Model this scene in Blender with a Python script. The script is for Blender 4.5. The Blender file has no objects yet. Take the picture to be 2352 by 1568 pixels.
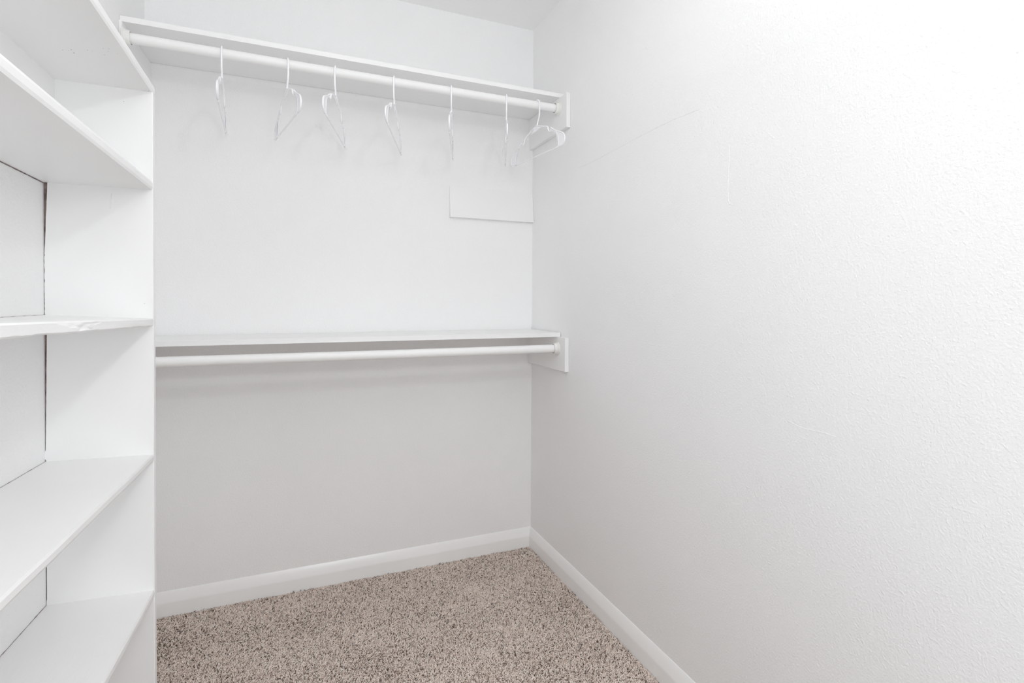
import bpy, bmesh, math, random
import numpy as np
from mathutils import Vector, Matrix, noise
S = bpy.context.scene
C = S.collection
random.seed(7)
RNG = np.random.default_rng(11)

# ------------------------------------------------------------------ camera
CAM = (-1.0579, -2.2711, 1.1661)
yaw, pitch, roll = 0.3982, -0.0137, 0.0054
cy_, sy_, cp_, sp_ = math.cos(yaw), math.sin(yaw), math.cos(pitch), math.sin(pitch)
fw = Vector((sy_*cp_, cy_*cp_, sp_)); rt = Vector((cy_, -sy_, 0)); up = rt.cross(fw)
r2 = math.cos(roll)*rt + math.sin(roll)*up
u2 = -math.sin(roll)*rt + math.cos(roll)*up
cd = bpy.data.cameras.new('camera'); cam = bpy.data.objects.new('camera', cd); C.objects.link(cam)
M = Matrix.Identity(4)
for i in range(3):
    M[i][0], M[i][1], M[i][2], M[i][3] = r2[i], u2[i], -fw[i], CAM[i]
cam.matrix_world = M
cd.sensor_width = 36.0; cd.sensor_fit = 'HORIZONTAL'
cd.lens = 1206.6*36.0/2352.0
cd.shift_y = -(784.0-705.56)/2352.0
cd.clip_start = 0.02
S.camera = cam

# ------------------------------------------------------------------ view, world, lights
S.view_settings.view_transform = 'Standard'; S.view_settings.look = 'None'
S.view_settings.exposure = 0.0; S.view_settings.gamma = 1.0; S.view_settings.use_curve_mapping = False
S.cycles.use_denoising = True; S.cycles.adaptive_threshold = 0.015
S.cycles.max_bounces = 16; S.cycles.diffuse_bounces = 12
w = bpy.data.worlds.new('world'); S.world = w; w.use_nodes = True
bg = w.node_tree.nodes['Background']; bg.inputs[0].default_value = (0.95, 0.97, 1.0, 1); bg.inputs[1].default_value = 0.3

def area(name, loc, target, size, size_y, power, col=(1, 1, 1), shape='RECTANGLE'):
    l = bpy.data.lights.new(name, 'AREA'); l.shape = shape; l.size = size
    if shape in ('RECTANGLE', 'ELLIPSE'): l.size_y = size_y
    l.energy = power; l.color = col
    o = bpy.data.objects.new(name, l); C.objects.link(o); o.location = loc
    o.rotation_euler = (Vector(target)-Vector(loc)).to_track_quat('-Z', 'Y').to_euler()
    return o
# ceiling lamp of the closet; the photographer's flash, most of it bounced off the ceiling; an added low fill behind the camera
area('ceiling_lamp_light', (-0.65, -1.25, 2.36), (-0.65, -1.25, 0.0), 0.28, 0.28, 1.1, (0.99, 0.99, 0.985), 'DISK')
area('flash_direct', (-1.02, -2.36, 1.50), (-0.75, 0.0, 1.42), 0.10, 0.10, 1.9, (0.955, 0.98, 1.0), 'DISK')
area('flash_on_stand', (-0.64, -2.30, 1.95), (-0.80, 0.0, 1.10), 0.08, 0.08, 2.7, (0.955, 0.98, 1.0), 'DISK')
area('flash_bounced', (-0.78, -2.30, 1.75), (-0.78, -2.30, 3.0), 0.25, 0.25, 10.6, (0.965, 0.985, 1.0), 'DISK')
area('low_fill_light', (-0.70, -2.86, 1.05), (-0.70, -1.75, 0.0), 0.75, 0.75, 8.0, (0.955, 0.98, 1.0))  # added lamp standing in for light off the carpet, no real source

# ------------------------------------------------------------------ materials
def newmat(name):
    m = bpy.data.materials.new(name); m.use_nodes = True
    nt = m.node_tree; b = nt.nodes['Principled BSDF']
    return m, nt, b
def obj_coord(nt):
    return nt.nodes.new('ShaderNodeTexCoord').outputs['Object']
def noise_n(nt, vec, scale, detail=3, rough=.5):
    n = nt.nodes.new('ShaderNodeTexNoise'); n.inputs['Scale'].default_value = scale
    n.inputs['Detail'].default_value = detail; n.inputs['Roughness'].default_value = rough
    nt.links.new(vec, n.inputs['Vector']); return n
def ramp(nt, fac, stops):
    r = nt.nodes.new('ShaderNodeValToRGB'); e = r.color_ramp.elements
    e[0].position, e[0].color = stops[0][0], (*stops[0][1], 1)
    e[1].position, e[1].color = stops[-1][0], (*stops[-1][1], 1)
    for p, c in stops[1:-1]:
        k = e.new(p); k.color = (*c, 1)
    nt.links.new(fac, r.inputs['Fac']); return r
def bump(nt, h, strength, dist, b, prev=None):
    n = nt.nodes.new('ShaderNodeBump'); n.inputs['Strength'].default_value = strength
    n.inputs['Distance'].default_value = dist
    nt.links.new(h, n.inputs['Height'])
    if prev: nt.links.new(prev.outputs[0], n.inputs['Normal'])
    nt.links.new(n.outputs[0], b.inputs['Normal']); return n

def wall_material(name, col, fine, blobs, rough=0.62):
    """white paint over orange-peel plaster: rounded blobs with flat valleys"""
    m, nt, b = newmat(name)
    v = obj_coord(nt)
    n1 = noise_n(nt, v, 125, 1.8, .5)
    r1 = ramp(nt, n1.outputs['Fac'], [(0.54, (0, 0, 0)), (0.70, (1, 1, 1))])
    n2 = noise_n(nt, v, 205, 3)
    bp = bump(nt, r1.outputs[0], blobs, 0.0016, b)
    bump(nt, n2.outputs['Fac'], fine, 0.0020, b, bp)
    n3 = noise_n(nt, v, 2.2, 2)
    c = [(0.35, tuple(x*0.985 for x in col)), (0.65, col)]
    r3 = ramp(nt, n3.outputs['Fac'], c); nt.links.new(r3.outputs[0], b.inputs['Base Color'])
    b.inputs['Roughness'].default_value = rough
    b.inputs['Specular IOR Level'].default_value = 0.3
    return m
def paint(name, col, rough=.38, scale=28, strength=.12, spec=.4):
    """brushed gloss paint over wood: long soft waves and small nibs"""
    m, nt, b = newmat(name)
    v = obj_coord(nt)
    mp = nt.nodes.new('ShaderNodeMapping'); mp.inputs['Scale'].default_value = (1, .35, 1)
    nt.links.new(v, mp.inputs['Vector'])
    n1 = noise_n(nt, mp.outputs[0], scale, 4)
    n2 = noise_n(nt, v, 190, 2)
    bp = bump(nt, n1.outputs['Fac'], strength, .003, b)
    bump(nt, n2.outputs['Fac'], strength*.5, .0006, b, bp)
    n3 = noise_n(nt, v, 5, 3)
    r3 = ramp(nt, n3.outputs['Fac'], [(0.3, tuple(x*.985 for x in col)), (.7, col)])
    nt.links.new(r3.outputs[0], b.inputs['Base Color'])
    b.inputs['Roughness'].default_value = rough; b.inputs['Specular IOR Level'].default_value = spec
    return m
WALL = (0.900, 0.900, 0.902)
M_wall = wall_material('orange_peel_wall_paint', WALL, .55, .20)
M_wall_r = wall_material('orange_peel_wall_paint_heavy', WALL, .50, .18)
M_ceil = wall_material('ceiling_paint', (0.92, 0.92, 0.918), .1, .12)
M_paint = paint('white_shelf_paint', (0.892, 0.892, 0.890))
M_rough = paint('lumpy_shelf_paint', (0.892, 0.892, 0.890), .4, 45, .35)
M_trim = paint('baseboard_paint', (0.93, 0.93, 0.93), .24, 8, .03, .7)
M_rod = paint('rod_paint', (0.90, 0.898, 0.892), .42, 40, .06)

m, nt, b = newmat('hanger_plastic'); M_hang = m
b.inputs['Base Color'].default_value = (0.95, 0.95, 0.975, 1); b.inputs['Roughness'].default_value = .25
b.inputs['Specular IOR Level'].default_value = .6
nn = noise_n(nt, obj_coord(nt), 60, 2); bump(nt, nn.outputs['Fac'], .03, .001, b)
m, nt, b = newmat('cup_plastic'); M_cup = m
b.inputs['Base Color'].default_value = (0.83, 0.825, 0.80, 1); b.inputs['Roughness'].default_value = .35
nn = noise_n(nt, obj_coord(nt), 90, 2); bump(nt, nn.outputs['Fac'], .05, .001, b)
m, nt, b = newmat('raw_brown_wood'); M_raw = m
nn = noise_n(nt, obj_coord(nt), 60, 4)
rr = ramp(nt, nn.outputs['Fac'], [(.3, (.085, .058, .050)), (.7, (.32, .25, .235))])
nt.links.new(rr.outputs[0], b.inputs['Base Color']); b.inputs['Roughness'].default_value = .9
m, nt, b = newmat('dark_speck'); M_speck = m
nn = noise_n(nt, obj_coord(nt), 300, 2)
rr = ramp(nt, nn.outputs['Fac'], [(.3, (.16, .14, .13)), (.7, (.34, .32, .31))])
nt.links.new(rr.outputs[0], b.inputs['Base Color']); b.inputs['Roughness'].default_value = .8
# carpet yarn, one tone per tuft
m, nt, b = newmat('carpet_yarn'); M_yarn = m
at = nt.nodes.new('ShaderNodeAttribute'); at.attribute_name = 'tone'
rr = ramp(nt, at.outputs['Fac'], [(0.0, (.15, .105, .085)), (.22, (.62, .50, .435)), (.44, (.94, .82, .74)), (1.0, (.99, .92, .86))])
nt.links.new(rr.outputs[0], b.inputs['Base Color']); b.inputs['Roughness'].default_value = .95
b.inputs['Specular IOR Level'].default_value = .1
m, nt, b = newmat('carpet_backing'); M_back = m
nn = noise_n(nt, obj_coord(nt), 260, 4)
rr = ramp(nt, nn.outputs['Fac'], [(.35, (.16, .12, .10)), (.65, (.42, .35, .30))])
nt.links.new(rr.outputs[0], b.inputs['Base Color']); b.inputs['Roughness'].default_value = 1
bump(nt, nn.outputs['Fac'], .8, .004, b)

# ------------------------------------------------------------------ helpers
def link(name, me, mat, parent=None, **props):
    o = bpy.data.objects.new(name, me); C.objects.link(o)
    if mat is not None and not me.materials: me.materials.append(mat)
    if parent is not None: o.parent = parent
    for k, v in props.items(): o[k] = v
    return o
def bm_obj(name, bm, mat, parent=None, smooth=False, **props):
    bmesh.ops.recalc_face_normals(bm, faces=bm.faces)
    me = bpy.data.meshes.new(name); bm.to_mesh(me); bm.free()
    if smooth:
        me.polygons.foreach_set('use_smooth', [True]*len(me.polygons))
    return link(name, me, mat, parent, **props)
def empty(name, loc, **props):
    o = bpy.data.objects.new(name, None); C.objects.link(o); o.location = loc
    o.empty_display_size = .05
    for k, v in props.items(): o[k] = v
    return o
def box_bm(x0, x1, y0, y1, z0, z1, bev=0.0, seg=2, bm=None):
    bm2 = bmesh.new()
    vs = [bm2.verts.new((x, y, z)) for x in (x0, x1) for y in (y0, y1) for z in (z0, z1)]
    for f in ((0,1,3,2),(4,6,7,5),(0,4,5,1),(2,3,7,6),(0,2,6,4),(1,5,7,3)):
        bm2.faces.new([vs[i] for i in f])
    if bev > 0:
        bmesh.ops.bevel(bm2, geom=bm2.edges[:]+bm2.verts[:], offset=bev, segments=seg, affect='EDGES', profile=.5)
    if bm is None: return bm2
    me = bpy.data.meshes.new('t'); bm2.to_mesh(me); bm2.free(); bm.from_mesh(me); bpy.data.meshes.remove(me)
    return bm
def tube_bm(bm, pts, rad, sides=10, cap=True):
    """round tube along a polyline; rad is a number or a list"""
    pts = [Vector(p) for p in pts]; n = len(pts)
    if not hasattr(rad, '__len__'): rad = [rad]*n
    rings = []; prev = None
    for i, p in enumerate(pts):
        t = (pts[min(i+1, n-1)]-pts[max(i-1, 0)]).normalized()
        if prev is None:
            a = Vector((1, 0, 0)) if abs(t.x) < .9 else Vector((0, 1, 0))
        else: a = prev
        u = (a - t*a.dot(t)).normalized(); v = t.cross(u); prev = u
        rings.append([bm.verts.new(p+(u*math.cos(k*2*math.pi/sides)+v*math.sin(k*2*math.pi/sides))*rad[i]) for k in range(sides)])
    for a, bb in zip(rings, rings[1:]):
        for k in range(sides):
            bm.faces.new((a[k], a[(k+1) % sides], bb[(k+1) % sides], bb[k]))
    if cap:
        bm.faces.new(rings[0][::-1]); bm.faces.new(rings[-1])
def smooth_path(pts, sub=6):
    """Catmull-Rom through the points"""
    P = [Vector(p) for p in pts]; P = [P[0]*2-P[1]]+P+[P[-1]*2-P[-2]]; out = []
    for i in range(1, len(P)-2):
        for k in range(sub):
            t = k/sub; a, b_, c, d = P[i-1], P[i], P[i+1], P[i+2]
            out.append(.5*((2*b_)+(c-a)*t+(2*a-5*b_+4*c-d)*t*t+(-a+3*b_-3*c+d)*t*t*t))
    out.append(P[-2]); return out

# ------------------------------------------------------------------ the room
XL, H, YF = -1.5435, 2.44, -2.95
T = .10; FZ = -.010
def slab(name, x0, x1, y0, y1, z0, z1, mat):
    return bm_obj(name, box_bm(x0, x1, y0, y1, z0, z1), mat, kind='structure')
slab('floor', XL, 0, YF, 0, FZ-.05, FZ, M_back)
slab('ceiling', XL-T, T, YF-T, T, H, H+T, M_ceil)
slab('wall_back', XL-T, T, 0, T, FZ-.05, H, M_wall)
wall_r = slab('wall_right', 0, T, YF-T, 0, FZ-.05, H, M_wall_r)
slab('wall_left', XL-T, XL, YF-T, 0, FZ-.05, H, M_wall)
# front wall behind the camera with the doorway
bm = bmesh.new()
box_bm(XL, -1.12, YF-T, YF, FZ-.05, H, bm=bm)
box_bm(-.28, 0, YF-T, YF, FZ-.05, H, bm=bm)
box_bm(-1.12, -.28, YF-T, YF, 2.05, H, bm=bm)
bm_obj('wall_front', bm, M_wall, kind='structure')

# baseboards: flat lower board, rounded shoulder, thin top
BB = [(0, -.010), (.0138, -.010), (.0138, .041), (.0135, .0445), (.0126, .0485), (.0112, .0535), (.0097, .0590), (.0081, .0645), (.0064, .0700), (.0046, .0753), (.0028, .0802), (.0012, .0836), (0, .0836)]
def baseboard(name, along, a, b_, cut_a, cut_b):
    bm = bmesh.new(); ends = []
    for s, cut in ((a, cut_a), (b_, cut_b)):
        ring = []
        for d, z in BB:
            t = s+cut*d
            ring.append(bm.verts.new((t, -d, z) if along == 'back' else ((-d, t, z) if along == 'right' else (XL+d, t, z))))
        ends.append(ring)
    n = len(BB)
    for k in range(n):
        bm.faces.new((ends[0][k], ends[0][(k+1) % n], ends[1][(k+1) % n], ends[1][k]))
    bm.faces.new(ends[0]); bm.faces.new(ends[1][::-1])
    o = bm_obj(name, bm, M_trim, smooth=True, kind='structure')
    es = o.modifiers.new('edge', 'EDGE_SPLIT'); es.split_angle = math.radians(40)
    return o
baseboard('baseboard_back', 'back', XL, 0, 1, -1)
baseboard('baseboard_right', 'right', 0, YF, -1, 0)
baseboard('baseboard_left', 'left', 0, -.832, -1, 0)

# ------------------------------------------------------------------ carpet pile
def carpet():
    x0, x1, y0, y1 = XL+.004, -.0155, -1.20, -.0155
    sp = .0032
    nx, ny = int((x1-x0)/sp), int((y1-y0)/sp)
    gx, gy = np.meshgrid(np.linspace(x0, x1, nx), np.linspace(y0, y1, ny))
    px = gx.ravel()+RNG.uniform(-.5, .5, nx*ny)*sp; py = gy.ravel()+RNG.uniform(-.5, .5, nx*ny)*sp
    px = np.clip(px, x0, x1); py = np.clip(py, y0, y1)
    keep = ~((px < -1.3445) & (py < -.829))          # where the shelving unit stands
    keep &= (py > -1.15) | (px > -1.2)
    px, py = px[keep], py[keep]; n = len(px)
    # slow variation of lean and length
    def field(sc, seed):
        r = np.random.default_rng(seed); out = np.zeros(n)
        for _ in range(10):
            k = r.normal(size=2)*sc; ph = r.uniform(0, 6.28)
            out += np.sin(px*k[0]+py*k[1]+ph)
        return out/3.2
    lean = field(14, 1)*.9+RNG.uniform(-2.6, 2.6, n)
    L = .0092+RNG.normal(0, .0016, n)+field(25, 3)*.0008
    lay = np.clip(.72+RNG.normal(0, .30, n)+field(9, 5)*.06, .05, 1.35)
    rad = .00112+RNG.normal(0, .00015, n)
    tone = np.clip(.50+RNG.normal(0, .30, n)+field(18, 7)*.05, 0, 1)
    dx, dy = np.cos(lean), np.sin(lean)
    dx = np.where(px > -.026, -np.abs(dx), dx); dy = np.where(py > -.026, -np.abs(dy), dy)   # pushed away from the baseboards
    # bow of the yarn: base, shoulder, bend, tip
    tt = np.array([0, .38, .72, 1.0]); rs = np.array([.9, 1.1, 1.0, .45]); K = 4; SD = 4
    ang = lay*1.9
    cx = np.zeros((n, K)); cz = np.zeros((n, K))
    for k in range(1, K):
        a = ang*tt[k]
        cx[:, k] = cx[:, k-1]+np.sin(a)*L*(tt[k]-tt[k-1]); cz[:, k] = cz[:, k-1]+np.cos(a)*L*(tt[k]-tt[k-1])
    swirl = RNG.normal(0, .0011, (n, K)); swirl[:, 0] = 0
    co = np.zeros((n, K, SD, 3), np.float32)
    for k in range(K):
        a = ang*tt[k]; ca, sa = np.cos(a), np.sin(a)
        for s in range(SD):
            th = 2*math.pi*s/SD+k*.5; u, v = math.cos(th)*rs[k], math.sin(th)*rs[k]
            r = rad
            # u across the lean direction, v in the bend plane normal to the yarn
            co[:, k, s, 0] = px+dx*(cx[:, k]+v*r*ca)-dy*(u*r+swirl[:, k])
            co[:, k, s, 1] = py+dy*(cx[:, k]+v*r*ca)+dx*(u*r+swirl[:, k])
            co[:, k, s, 2] = FZ+.0005+cz[:, k]-v*r*sa
    co[..., 0] = np.clip(co[..., 0], XL+.001, -.0143+.0*co[..., 0]); co[..., 1] = np.minimum(co[..., 1], -.0143)
    side = (px < -1.3445)[:, None, None]; front = (py < -.829)[:, None, None]
    co[..., 0] = np.where(~side & front, np.maximum(co[..., 0], -1.3460), co[..., 0])
    co[..., 1] = np.where(side, np.maximum(co[..., 1], -.8318), co[..., 1])
    nv = n*K*SD
    base = (np.arange(n)*K*SD)[:, None]
    quads = []
    for k in range(K-1):
        for s in range(SD):
            quads.append([k*SD+s, k*SD+(s+1) % SD, (k+1)*SD+(s+1) % SD, (k+1)*SD+s])
    quads = np.array(quads)
    q = (base[:, :, None]+quads[None]).reshape(n, -1)               # n x (15*4)
    capv = base+np.array([[(K-1)*SD+s for s in range(SD)]])         # n x 5
    loops = np.concatenate([q, capv], axis=1).ravel().astype(np.int32)
    nq = len(quads)
    tot = np.tile(np.array([4]*nq+[SD], np.int32), n)
    start = np.concatenate([[0], np.cumsum(tot)[:-1]]).astype(np.int32)
    me = bpy.data.meshes.new('carpet_pile')
    me.vertices.add(nv); me.vertices.foreach_set('co', co.ravel())
    me.loops.add(len(loops)); me.loops.foreach_set('vertex_index', loops)
    me.polygons.add(len(tot)); me.polygons.foreach_set('loop_start', start)
    me.polygons.foreach_set('use_smooth', np.ones(len(tot), bool))
    me.update(calc_edges=True)
    at = me.attributes.new('tone', 'FLOAT', 'POINT')
    at.data.foreach_set('value', np.repeat(tone, K*SD).astype(np.float32))
    link('carpet_pile', me, M_yarn, kind='stuff', label='beige and brown twisted cut pile carpet covering the closet floor', category='carpet')
carpet()

# ------------------------------------------------------------------ long shelves, cleats and rods
def long_shelf(name, x0, x1, yf, z0, z1, **kw):
    bm = box_bm(x0, x1, yf, -.0018, z0, z1, .0010, 2)
    return bm_obj(name, bm, M_paint, **kw)
long_shelf('closet_shelf', XL+.0005, -.0012, -.303, 2.0175, 2.0350, label='long white painted shelf above the upper rod, near the ceiling', category='shelf', group='long shelves on the back wall')
long_shelf('closet_shelf', XL+.0005, -.0042, -.297, 1.0113, 1.029, label='long white painted shelf at mid height above the lower, empty rod', category='shelf', group='long shelves on the back wall')
def cleat(side, z0, z1, label):
    if side == 'r': bm = box_bm(-.019, -.0008, -.366, 0, z0, z1, .0010, 2)
    else:
        bm = box_bm(XL, XL+.019, -.312, 0, z0, z1, .0010, 2)
        for v in bm.verts:      # this board is planed thinner towards the room
            if v.co.x > XL+.010: v.co.x -= .0115*min(1, -v.co.y/.303)
    return bm_obj('support_cleat', bm, M_paint, label=label, category='board', group='boards carrying the shelf and rod ends')
cleat('r', 1.876, 2.0172, 'white board on the right wall carrying the end of the upper rod')
cleat('r', .871, 1.011, 'white board on the right wall carrying the end of the lower rod')
cleat('l', 1.876, 2.0172, 'white board on the left wall under the left end of the upper shelf')
cleat('l', .871, 1.011, 'white board on the left wall at mid height, hidden behind the shelving side panel')

YR = -.297
def rod(zc, RR, label):
    XC = XL+.0082                                # face of the left board at the rod
    x0, x1 = XC+.0023, -.0215
    bm = bmesh.new()
    N = 40
    tube_bm(bm, [(x0+(x1-x0)*i/N, YR, zc-.0015*math.sin(math.pi*i/N)) for i in range(N+1)], RR, 32)
    r = bm_obj('closet_rod', bm, M_rod, smooth=True, label=label, category='rod', group='hanging rods')
    es = r.modifiers.new('edge', 'EDGE_SPLIT'); es.split_angle = math.radians(50)
    for side in (1, -1):
        # flange cup: stepped plate and collar turned on a lathe, with the rod standing in its mouth
        prof = [(0, .0), (.0285, .0), (.0290, .0015), (.0280, .0035), (.0255, .0042), (.0250, .0070), (.0232, .0085), (.0228, .0150), (.0218, .0190), (.0200, .0200), (.0190, .0190), (.0188, .0040), (0, .0040)]
        bm = bmesh.new(); rings = []; K = 40
        for rad, h in prof:
            if rad == 0: rings.append([bm.verts.new((-.0192-h if side == 1 else XC+h, YR, zc))]); continue
            rings.append([bm.verts.new(((-.0192-h) if side == 1 else (XC+h), YR+rad*math.cos(k*2*math.pi/K), zc+rad*math.sin(k*2*math.pi/K))) for k in range(K)])
        for a, c in zip(rings, rings[1:]):
            for k in range(K):
                if len(a) == 1: bm.faces.new((a[0], c[k], c[(k+1) % K]))
                elif len(c) == 1: bm.faces.new((a[k], a[(k+1) % K], c[0]))
                else: bm.faces.new((a[k], a[(k+1) % K], c[(k+1) % K], c[k]))
        f = bm_obj('end_cup', bm, M_cup, r, smooth=True)
        es = f.modifiers.new('edge', 'EDGE_SPLIT'); es.split_angle = math.radians(35)
    return r
ZU, ZM = 1.9720, .9630
rod(ZU, .0160, 'round white upper rod with the white hangers hung over it')
rod(ZM, .0172, 'round white lower rod, empty, under the mid-height shelf')

# board screwed on the back wall near the right corner, its top caulked into the wall
bm = box_bm(-.408, -.0005, -.019, 0, 1.533, 1.672, .0015, 2)
for v in bm.verts:
    if v.co.z > 1.65 and v.co.y < -.005: v.co.y += .016
bm_obj('wall_board', bm, M_paint, label='short white board flat on the back wall by the right corner', category='board')

# ------------------------------------------------------------------ hangers
TR = .0030
def make_hanger():
    root = empty('clothes_hanger', (0, 0, 0))
    # local frame: x across the hanger's plane, -y towards the room, z up; rod centre is the origin
    def P(s, z): return Vector((0, -s, z))
    hk = []
    cz, R = -.0056, .0238
    for a in range(180, -1, -12):
        t = math.radians(a); hk.append(P(R*math.cos(t), cz+R*math.sin(t)))
    hk += [P(.0236, -.02), P(.0228, -.038), P(.0205, -.052), P(.0150, -.064), P(.0090, -.073), P(.0050, -.083), P(.0030, -.090)]
    hp = smooth_path(hk, 3)
    bm = bmesh.new(); tube_bm(bm, hp, [TR*.75]+[TR]*(len(hp)-1), 12)
    bm_obj('hook', bm, M_hang, root, smooth=True)
    S0 = -.004  # centre line of the body
    for sg in (1, -1):
        def Q(s, z): return P(S0+sg*s, z)
        # inner arm with its strap notch, then the outer arm running round the rounded end
        inner = smooth_path([Q(-.002, -.084), Q(.028, -.093), (Q(.060, -.103)), Q(.086, -.111), Q(.094, -.117), Q(.098, -.128), Q(.106, -.136), Q(.114, -.137), Q(.121, -.131)], 5)
        outer = smooth_path([Q(.118, -.124), Q(.124, -.128), Q(.155, -.145), Q(.190, -.160), Q(.206, -.168), Q(.216, -.180), Q(.218, -.193), Q(.211, -.206), Q(.197, -.212), Q(.180, -.212)], 5)
        bm = bmesh.new()
        tube_bm(bm, inner, TR, 10)
        tube_bm(bm, outer, [TR*.9]+[TR]*(len(outer)-1), 10)
        # the arm is bridged under the notch
        tube_bm(bm, smooth_path([Q(.112, -.137), Q(.128, -.139), Q(.150, -.1465)], 5), TR*.85, 10)
        bm_obj('arm', bm, M_hang, root, smooth=True)
        # thin web filling the rounded end
        loop = [Q(.150, -.144), Q(.190, -.161), Q(.206, -.169), Q(.216, -.181), Q(.217, -.193), Q(.210, -.205), Q(.197, -.211), Q(.174, -.211), Q(.176, -.196), Q(.175, -.178), Q(.167, -.163)]
        bm = bmesh.new()
        a = [bm.verts.new(p+Vector((.0007, 0, 0))) for p in loop]; c = [bm.verts.new(p-Vector((.0007, 0, 0))) for p in loop]
        bm.faces.new(a); bm.faces.new(c[::-1])
        for k in range(len(loop)):
            bm.faces.new((a[k], c[k], c[(k+1) % len(loop)], a[(k+1) % len(loop)]))
        bmesh.ops.triangulate(bm, faces=[f for f in bm.faces if len(f.verts) > 4])
        bm_obj('end_web', bm, M_hang, root)
        bm = bmesh.new()
        tube_bm(bm, smooth_path([Q(.150, -.145), Q(.167, -.163), Q(.175, -.178), Q(.176, -.196), Q(.172, -.211)], 5), TR*.7, 8)
        bm_obj('inner_rib', bm, M_hang, root, smooth=True)
    # web under the neck
    loop = [P(.004, -.078), P(.014, -.092), P(.040, -.100), P(.020, -.104), P(-.004, -.108), P(-.030, -.110), P(-.046, -.112), P(-.020, -.094)]
    bm = bmesh.new()
    a = [bm.verts.new(p+Vector((.0008, 0, 0))) for p in loop]; c = [bm.verts.new(p-Vector((.0008, 0, 0))) for p in loop]
    bm.faces.new(a); bm.faces.new(c[::-1])
    for k in range(len(loop)): bm.faces.new((a[k], c[k], c[(k+1) % len(loop)], a[(k+1) % len(loop)]))
    bmesh.ops.triangulate(bm, faces=[f for f in bm.faces if len(f.verts) > 4])
    bm_obj('neck_web', bm, M_hang, root)
    bm = bmesh.new()
    tube_bm(bm, [P(S0+.19-.38*i/10, -.2115) for i in range(11)], TR*.85, 10)
    bm_obj('lower_bar', bm, M_hang, root, smooth=True)
    return root
hangers = [
    (-1.2664, .0408, .000, 'first white hanger from the left, turned almost edge-on, by the shelving unit'),
    (-1.0707, .1971, .016, 'second white hanger from the left, its near end swung to the right'),
    (-.9101, -.2565, -.018, 'third white hanger from the left, its near end swung far to the left'),
    (-.7042, -.3132, -.013, 'fourth hanger from the left, middle of the seven, a narrow open triangle'),
    (-.4857, -.3179, -.013, 'fifth white hanger from the left, a thin sliver with its near end to the left'),
    (-.2567, -.3689, -.012, 'sixth white hanger from the left, seen exactly edge-on as a single line'),
    (-.1215, .084, .015, 'rightmost white hanger beside the right wall board, seen widely open'),
]
proto = make_hanger()
for i, (x, a, rl, lab) in enumerate(hangers):
    if i == 0: h = proto
    else:
        h = proto.copy(); C.objects.link(h)
        for ch in list(proto.children):
            c2 = ch.copy(); C.objects.link(c2); c2.parent = h
    sag = .0015*math.sin(math.pi*(x-XL)/(-XL))
    h.location = (x, YR-(.003 if i == 0 else .001 if i == 6 else 0), ZU-sag+.0015)
    h.rotation_euler = (rl, 0, a)
    h['label'] = lab; h['category'] = 'hanger'; h['group'] = 'white plastic hangers on the upper rod'

# ------------------------------------------------------------------ shelving unit on the left wall
XP, YP, YPB = -1.3467, -.8524, -.8325      # panel front, face towards the camera, back face
YN = -1.93                                  # near end of the unit
unit = empty('shelving_unit', (XL+.1, -1.4, 0), label='built-in white shelving unit with five shelves along the left wall', category='shelves')
def upart(name, bm, mat, parent=unit, smooth=False, **kw):
    # build in world space, then hang under the unit
    o = bm_obj(name, bm, mat, parent, smooth, **kw)
    if parent is unit: o.matrix_parent_inverse = Matrix.Translation((-unit.location.x, -unit.location.y, -unit.location.z))
    return o

def jit(z, s, a): return a*noise.noise(Vector((z*s, 3.1, 7.7)))
# side panel with an uneven back edge that leaves an open joint along the wall
def gap(z):
    if z > 1.60: return .0005
    if z > 1.43: return .0008
    if z > 1.13:   # bay under the second shelf: wide at the top, closing downwards
        t = (z-1.13)/(1.412-1.13)
        if t > .45: return .0016+.0058*(t-.45)/.55+jit(z, 50, .0003)
        return max(0, .0014+jit(z, 150, .0011))
    if z > .82:
        t = (z-.82)/(1.11-.82)
        return max(.0002, .0014+.0036*t+jit(z, 40, .0002)+jit(z, 260, .0002)) if t > .06 else 0
    if z > .515: return .0021+jit(z, 60, .0002)
    return max(0, .001+jit(z, 100, .001))
bm = bmesh.new(); rows = []
zs = [FZ+(1.6325-FZ)*i/520 for i in range(521)]
for z in zs:
    g = gap(z)
    bw = .0006*noise.noise(Vector((z*9, 1, 4)))
    rows.append([bm.verts.new((XL+g, YP, z)), bm.verts.new((XP-.0015, YP, z)), bm.verts.new((XP+bw, YP+.0015, z)), bm.verts.new((XP+bw, YPB-.0015, z)), bm.verts.new((XP-.0015, YPB, z)), bm.verts.new((XL+g, YPB, z))])
for a, c in zip(rows, rows[1:]):
    for k in range(6):
        bm.faces.new((a[k], a[(k+1) % 6], c[(k+1) % 6], c[k]))
bm.faces.new(rows[0]); bm.faces.new(rows[-1][::-1])
panel = upart('side_panel', bm, M_paint)
# raw brown back board seen in the joint
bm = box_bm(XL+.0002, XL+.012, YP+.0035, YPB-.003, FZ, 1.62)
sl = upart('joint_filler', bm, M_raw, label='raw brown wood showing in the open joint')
bm = box_bm(XL, XP, YN, YN+.02, FZ, 1.6315, .001)
upart('side_panel', bm, M_paint)

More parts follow.
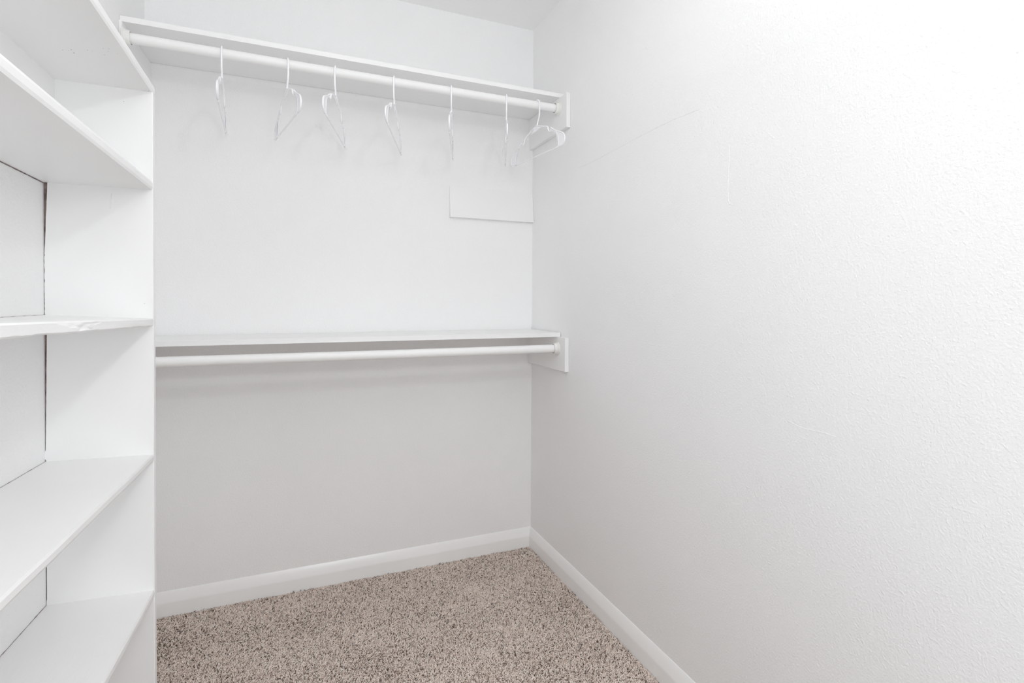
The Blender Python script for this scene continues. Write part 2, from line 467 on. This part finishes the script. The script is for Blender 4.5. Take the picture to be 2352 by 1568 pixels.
def unit_shelf(corners, thick, y_end, mat=M_paint, chip=0.0, seed=0, label=None, wob=.0006):
    """corners: z of the top at (front, panel), (front, y=-1.54), (back, panel), (back, y=-1.04)"""
    zf0, zf1, zb0, zb1 = corners
    y0 = y_end
    NY, NT = (1000 if chip else 160), (14 if chip else 4)
    bm = bmesh.new(); rows = []
    for i in range(NY+1):
        y = y0+(YN+.02-y0)*i/NY
        tf = (y-YP)/(-1.54-YP); tb = (y-YP)/(-1.04-YP)
        zf = zf0+(zf1-zf0)*tf; zb = zb0+(zb1-zb0)*min(tb, 3.2)
        row = []
        back = (XL+.0004, y)
        row.append(bm.verts.new((XL+.0004, y, zb)))
        for k in range(NT+1):
            v = k/NT
            z = zf-thick*v
            rnd = .0018*(1-min(1, min(v, 1-v)*8))
            dxx = -rnd+wob*noise.noise(Vector((y*7, z*20, seed)))
            if chip:
                q = Vector((y*10, z*75, seed+.5))
                e = noise.noise(q)*.75+noise.noise(q*2.7)*.30
                calm = min(1, max(.12, (YP-y-.06)/.15))
                dxx += -chip*calm*max(0, e-.22)**.8 - .0007*noise.noise(q*.6)
                if v > .6:
                    e2 = noise.noise(Vector((y*14, 5.5, seed)))+.4*noise.noise(Vector((y*40, 2.5, seed)))
                    z += .0022*max(0, e2)*(v-.6)/.4
            row.append(bm.verts.new((XP+dxx, y, z)))
        row.append(bm.verts.new((XL+.0004, y, zb-thick)))
        rows.append(row)
    n = len(rows[0])
    for a, c in zip(rows, rows[1:]):
        for k in range(n):
            bm.faces.new((a[k], a[(k+1) % n], c[(k+1) % n], c[k]))
    bm.faces.new(rows[0]); bm.faces.new(rows[-1][::-1])
    kw = {'label': label} if label else {}
    return upart('shelf', bm, mat, **kw)
s1 = unit_shelf((1.6520, 1.6520, 1.6520, 1.6520), .0200, YPB, seed=1)
s2 = unit_shelf((1.4304, 1.4307, 1.4300, 1.4320), .0190, YP, seed=2)
s3 = unit_shelf((1.1201, 1.1383, 1.1292, 1.1298), .0178, YP, mat=M_rough, chip=.0050, seed=3, label='shelf with a chipped, lumpy painted front edge')
s4 = unit_shelf((.8097, .8409, .8150, .8215), .0165, YP, seed=4, wob=.0012)
s5 = unit_shelf((.4973, .5480, .5049, .5160), .0175, YP, seed=5, wob=.0018, mat=M_rough)
# strip nailed to the wall under the top shelf
upart('wall_strip', box_bm(XL+.0003, XL+.0204, YN+.02, YP, 1.545, 1.6328, .001), M_paint)
# open joint lines between shelves and wall
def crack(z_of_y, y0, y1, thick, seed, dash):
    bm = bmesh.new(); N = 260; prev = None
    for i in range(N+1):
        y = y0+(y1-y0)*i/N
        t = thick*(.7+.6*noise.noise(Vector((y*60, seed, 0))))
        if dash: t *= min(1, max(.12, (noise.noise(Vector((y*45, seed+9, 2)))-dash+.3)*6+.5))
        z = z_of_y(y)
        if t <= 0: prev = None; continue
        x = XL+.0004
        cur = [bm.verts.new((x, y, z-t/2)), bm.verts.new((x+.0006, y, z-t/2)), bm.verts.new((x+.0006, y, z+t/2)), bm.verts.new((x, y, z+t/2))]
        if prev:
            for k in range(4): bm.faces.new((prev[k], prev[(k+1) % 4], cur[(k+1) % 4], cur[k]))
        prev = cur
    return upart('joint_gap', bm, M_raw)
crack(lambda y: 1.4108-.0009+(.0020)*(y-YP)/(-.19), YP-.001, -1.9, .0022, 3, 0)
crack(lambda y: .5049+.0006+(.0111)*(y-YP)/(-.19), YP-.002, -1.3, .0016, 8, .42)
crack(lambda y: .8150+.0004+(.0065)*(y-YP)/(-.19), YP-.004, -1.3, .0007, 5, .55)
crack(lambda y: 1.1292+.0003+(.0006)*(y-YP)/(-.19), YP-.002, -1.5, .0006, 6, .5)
# chipped specks: dark spots where paint has come off
def spots(name, pts, axis, parent):
    """irregular flakes lying on a face; axis is the outward normal"""
    n = Vector(axis); u = n.orthogonal().normalized(); v = n.cross(u)
    for i, (c, r) in enumerate(pts):
        bm = bmesh.new(); c = Vector(c)+n*.0001; K = 9
        ring = [bm.verts.new(c+(u*math.cos(k*6.283/K)+v*math.sin(k*6.283/K))*r*(.6+.9*abs(noise.noise(Vector((k*1.7, i*3.3, 0)))))) for k in range(K)]
        top = bm.verts.new(c+n*.0003)
        for k in range(K): bm.faces.new((ring[k], ring[(k+1) % K], top))
        bm_obj(name, bm, M_speck, parent)
sp = [((-1.4537, -1.0255, 1.632), .0011), ((-1.4382, -1.0331, 1.632), .0013), ((-1.4387, -1.0187, 1.632), .0015), ((-1.445, -1.026, 1.632), .0007),
      ((-1.4108, -1.0432, 1.632), .0009), ((-1.405, -1.04, 1.632), .0006), ((-1.3812, -1.0635, 1.632), .0009), ((-1.372, -1.0656, 1.632), .0009),
      ((-1.3768, -1.0522, 1.632), .0009), ((-1.3876, -1.0322, 1.632), .0009), ((-1.3628, -1.0488, 1.632), .0006), ((-1.3535, -.856, 1.632), .0011)]
spots('paint_chip', sp, (0, 0, -1), s1)
spots('nail_hole', [((-1.401, YP, 1.603), .0008), ((-1.3636, YP, 1.1537), .0007)], (0, -1, 0), panel)
# shallow ridges in the paint of the walls
def ridge(name, pts, wdt, plane, parent, mat):
    bm = bmesh.new()
    if plane == 'x': path = smooth_path([(-.0001, y, z) for y, z in pts], 5)
    else: path = smooth_path([(x, plane-.0001, z) for x, z in pts], 5)
    tube_bm(bm, path, wdt, 6)
    return bm_obj(name, bm, mat, parent, smooth=True)
m, nt, b = newmat('pencil_grey'); b.inputs['Base Color'].default_value = (.66, .66, .70, 1); b.inputs['Roughness'].default_value = .8
nn = noise_n(nt, obj_coord(nt), 80, 3)
rr = ramp(nt, nn.outputs['Fac'], [(.35, (.70, .70, .74)), (.65, (.86, .86, .87))]); nt.links.new(rr.outputs[0], b.inputs['Base Color'])
M_pencil = m
ridge('scratch', [(-.4374, 1.6949), (-.536, 1.6942), (-.7093, 1.701), (-.857, 1.7072), (-.9844, 1.7099), (-1.0231, 1.7088), (-1.1023, 1.705)], .00055, 'x', wall_r, M_pencil)
ridge('scratch', [(-1.2189, 1.5781), (-1.2160, 1.4994), (-1.2166, 1.4308), (-1.2330, 1.4150)], .0006, 'x', wall_r, M_wall_r)
ridge('scratch', [(-1.4016, .8906), (-1.4432, .8830), (-1.4902, .8838), (-1.5197, .8819)], .0005, 'x', wall_r, M_wall_r)
ridge('scratch', [(-1.4241, 1.3964), (-1.4255, 1.380), (-1.4266, 1.3625)], .0007, YP, panel, M_paint)
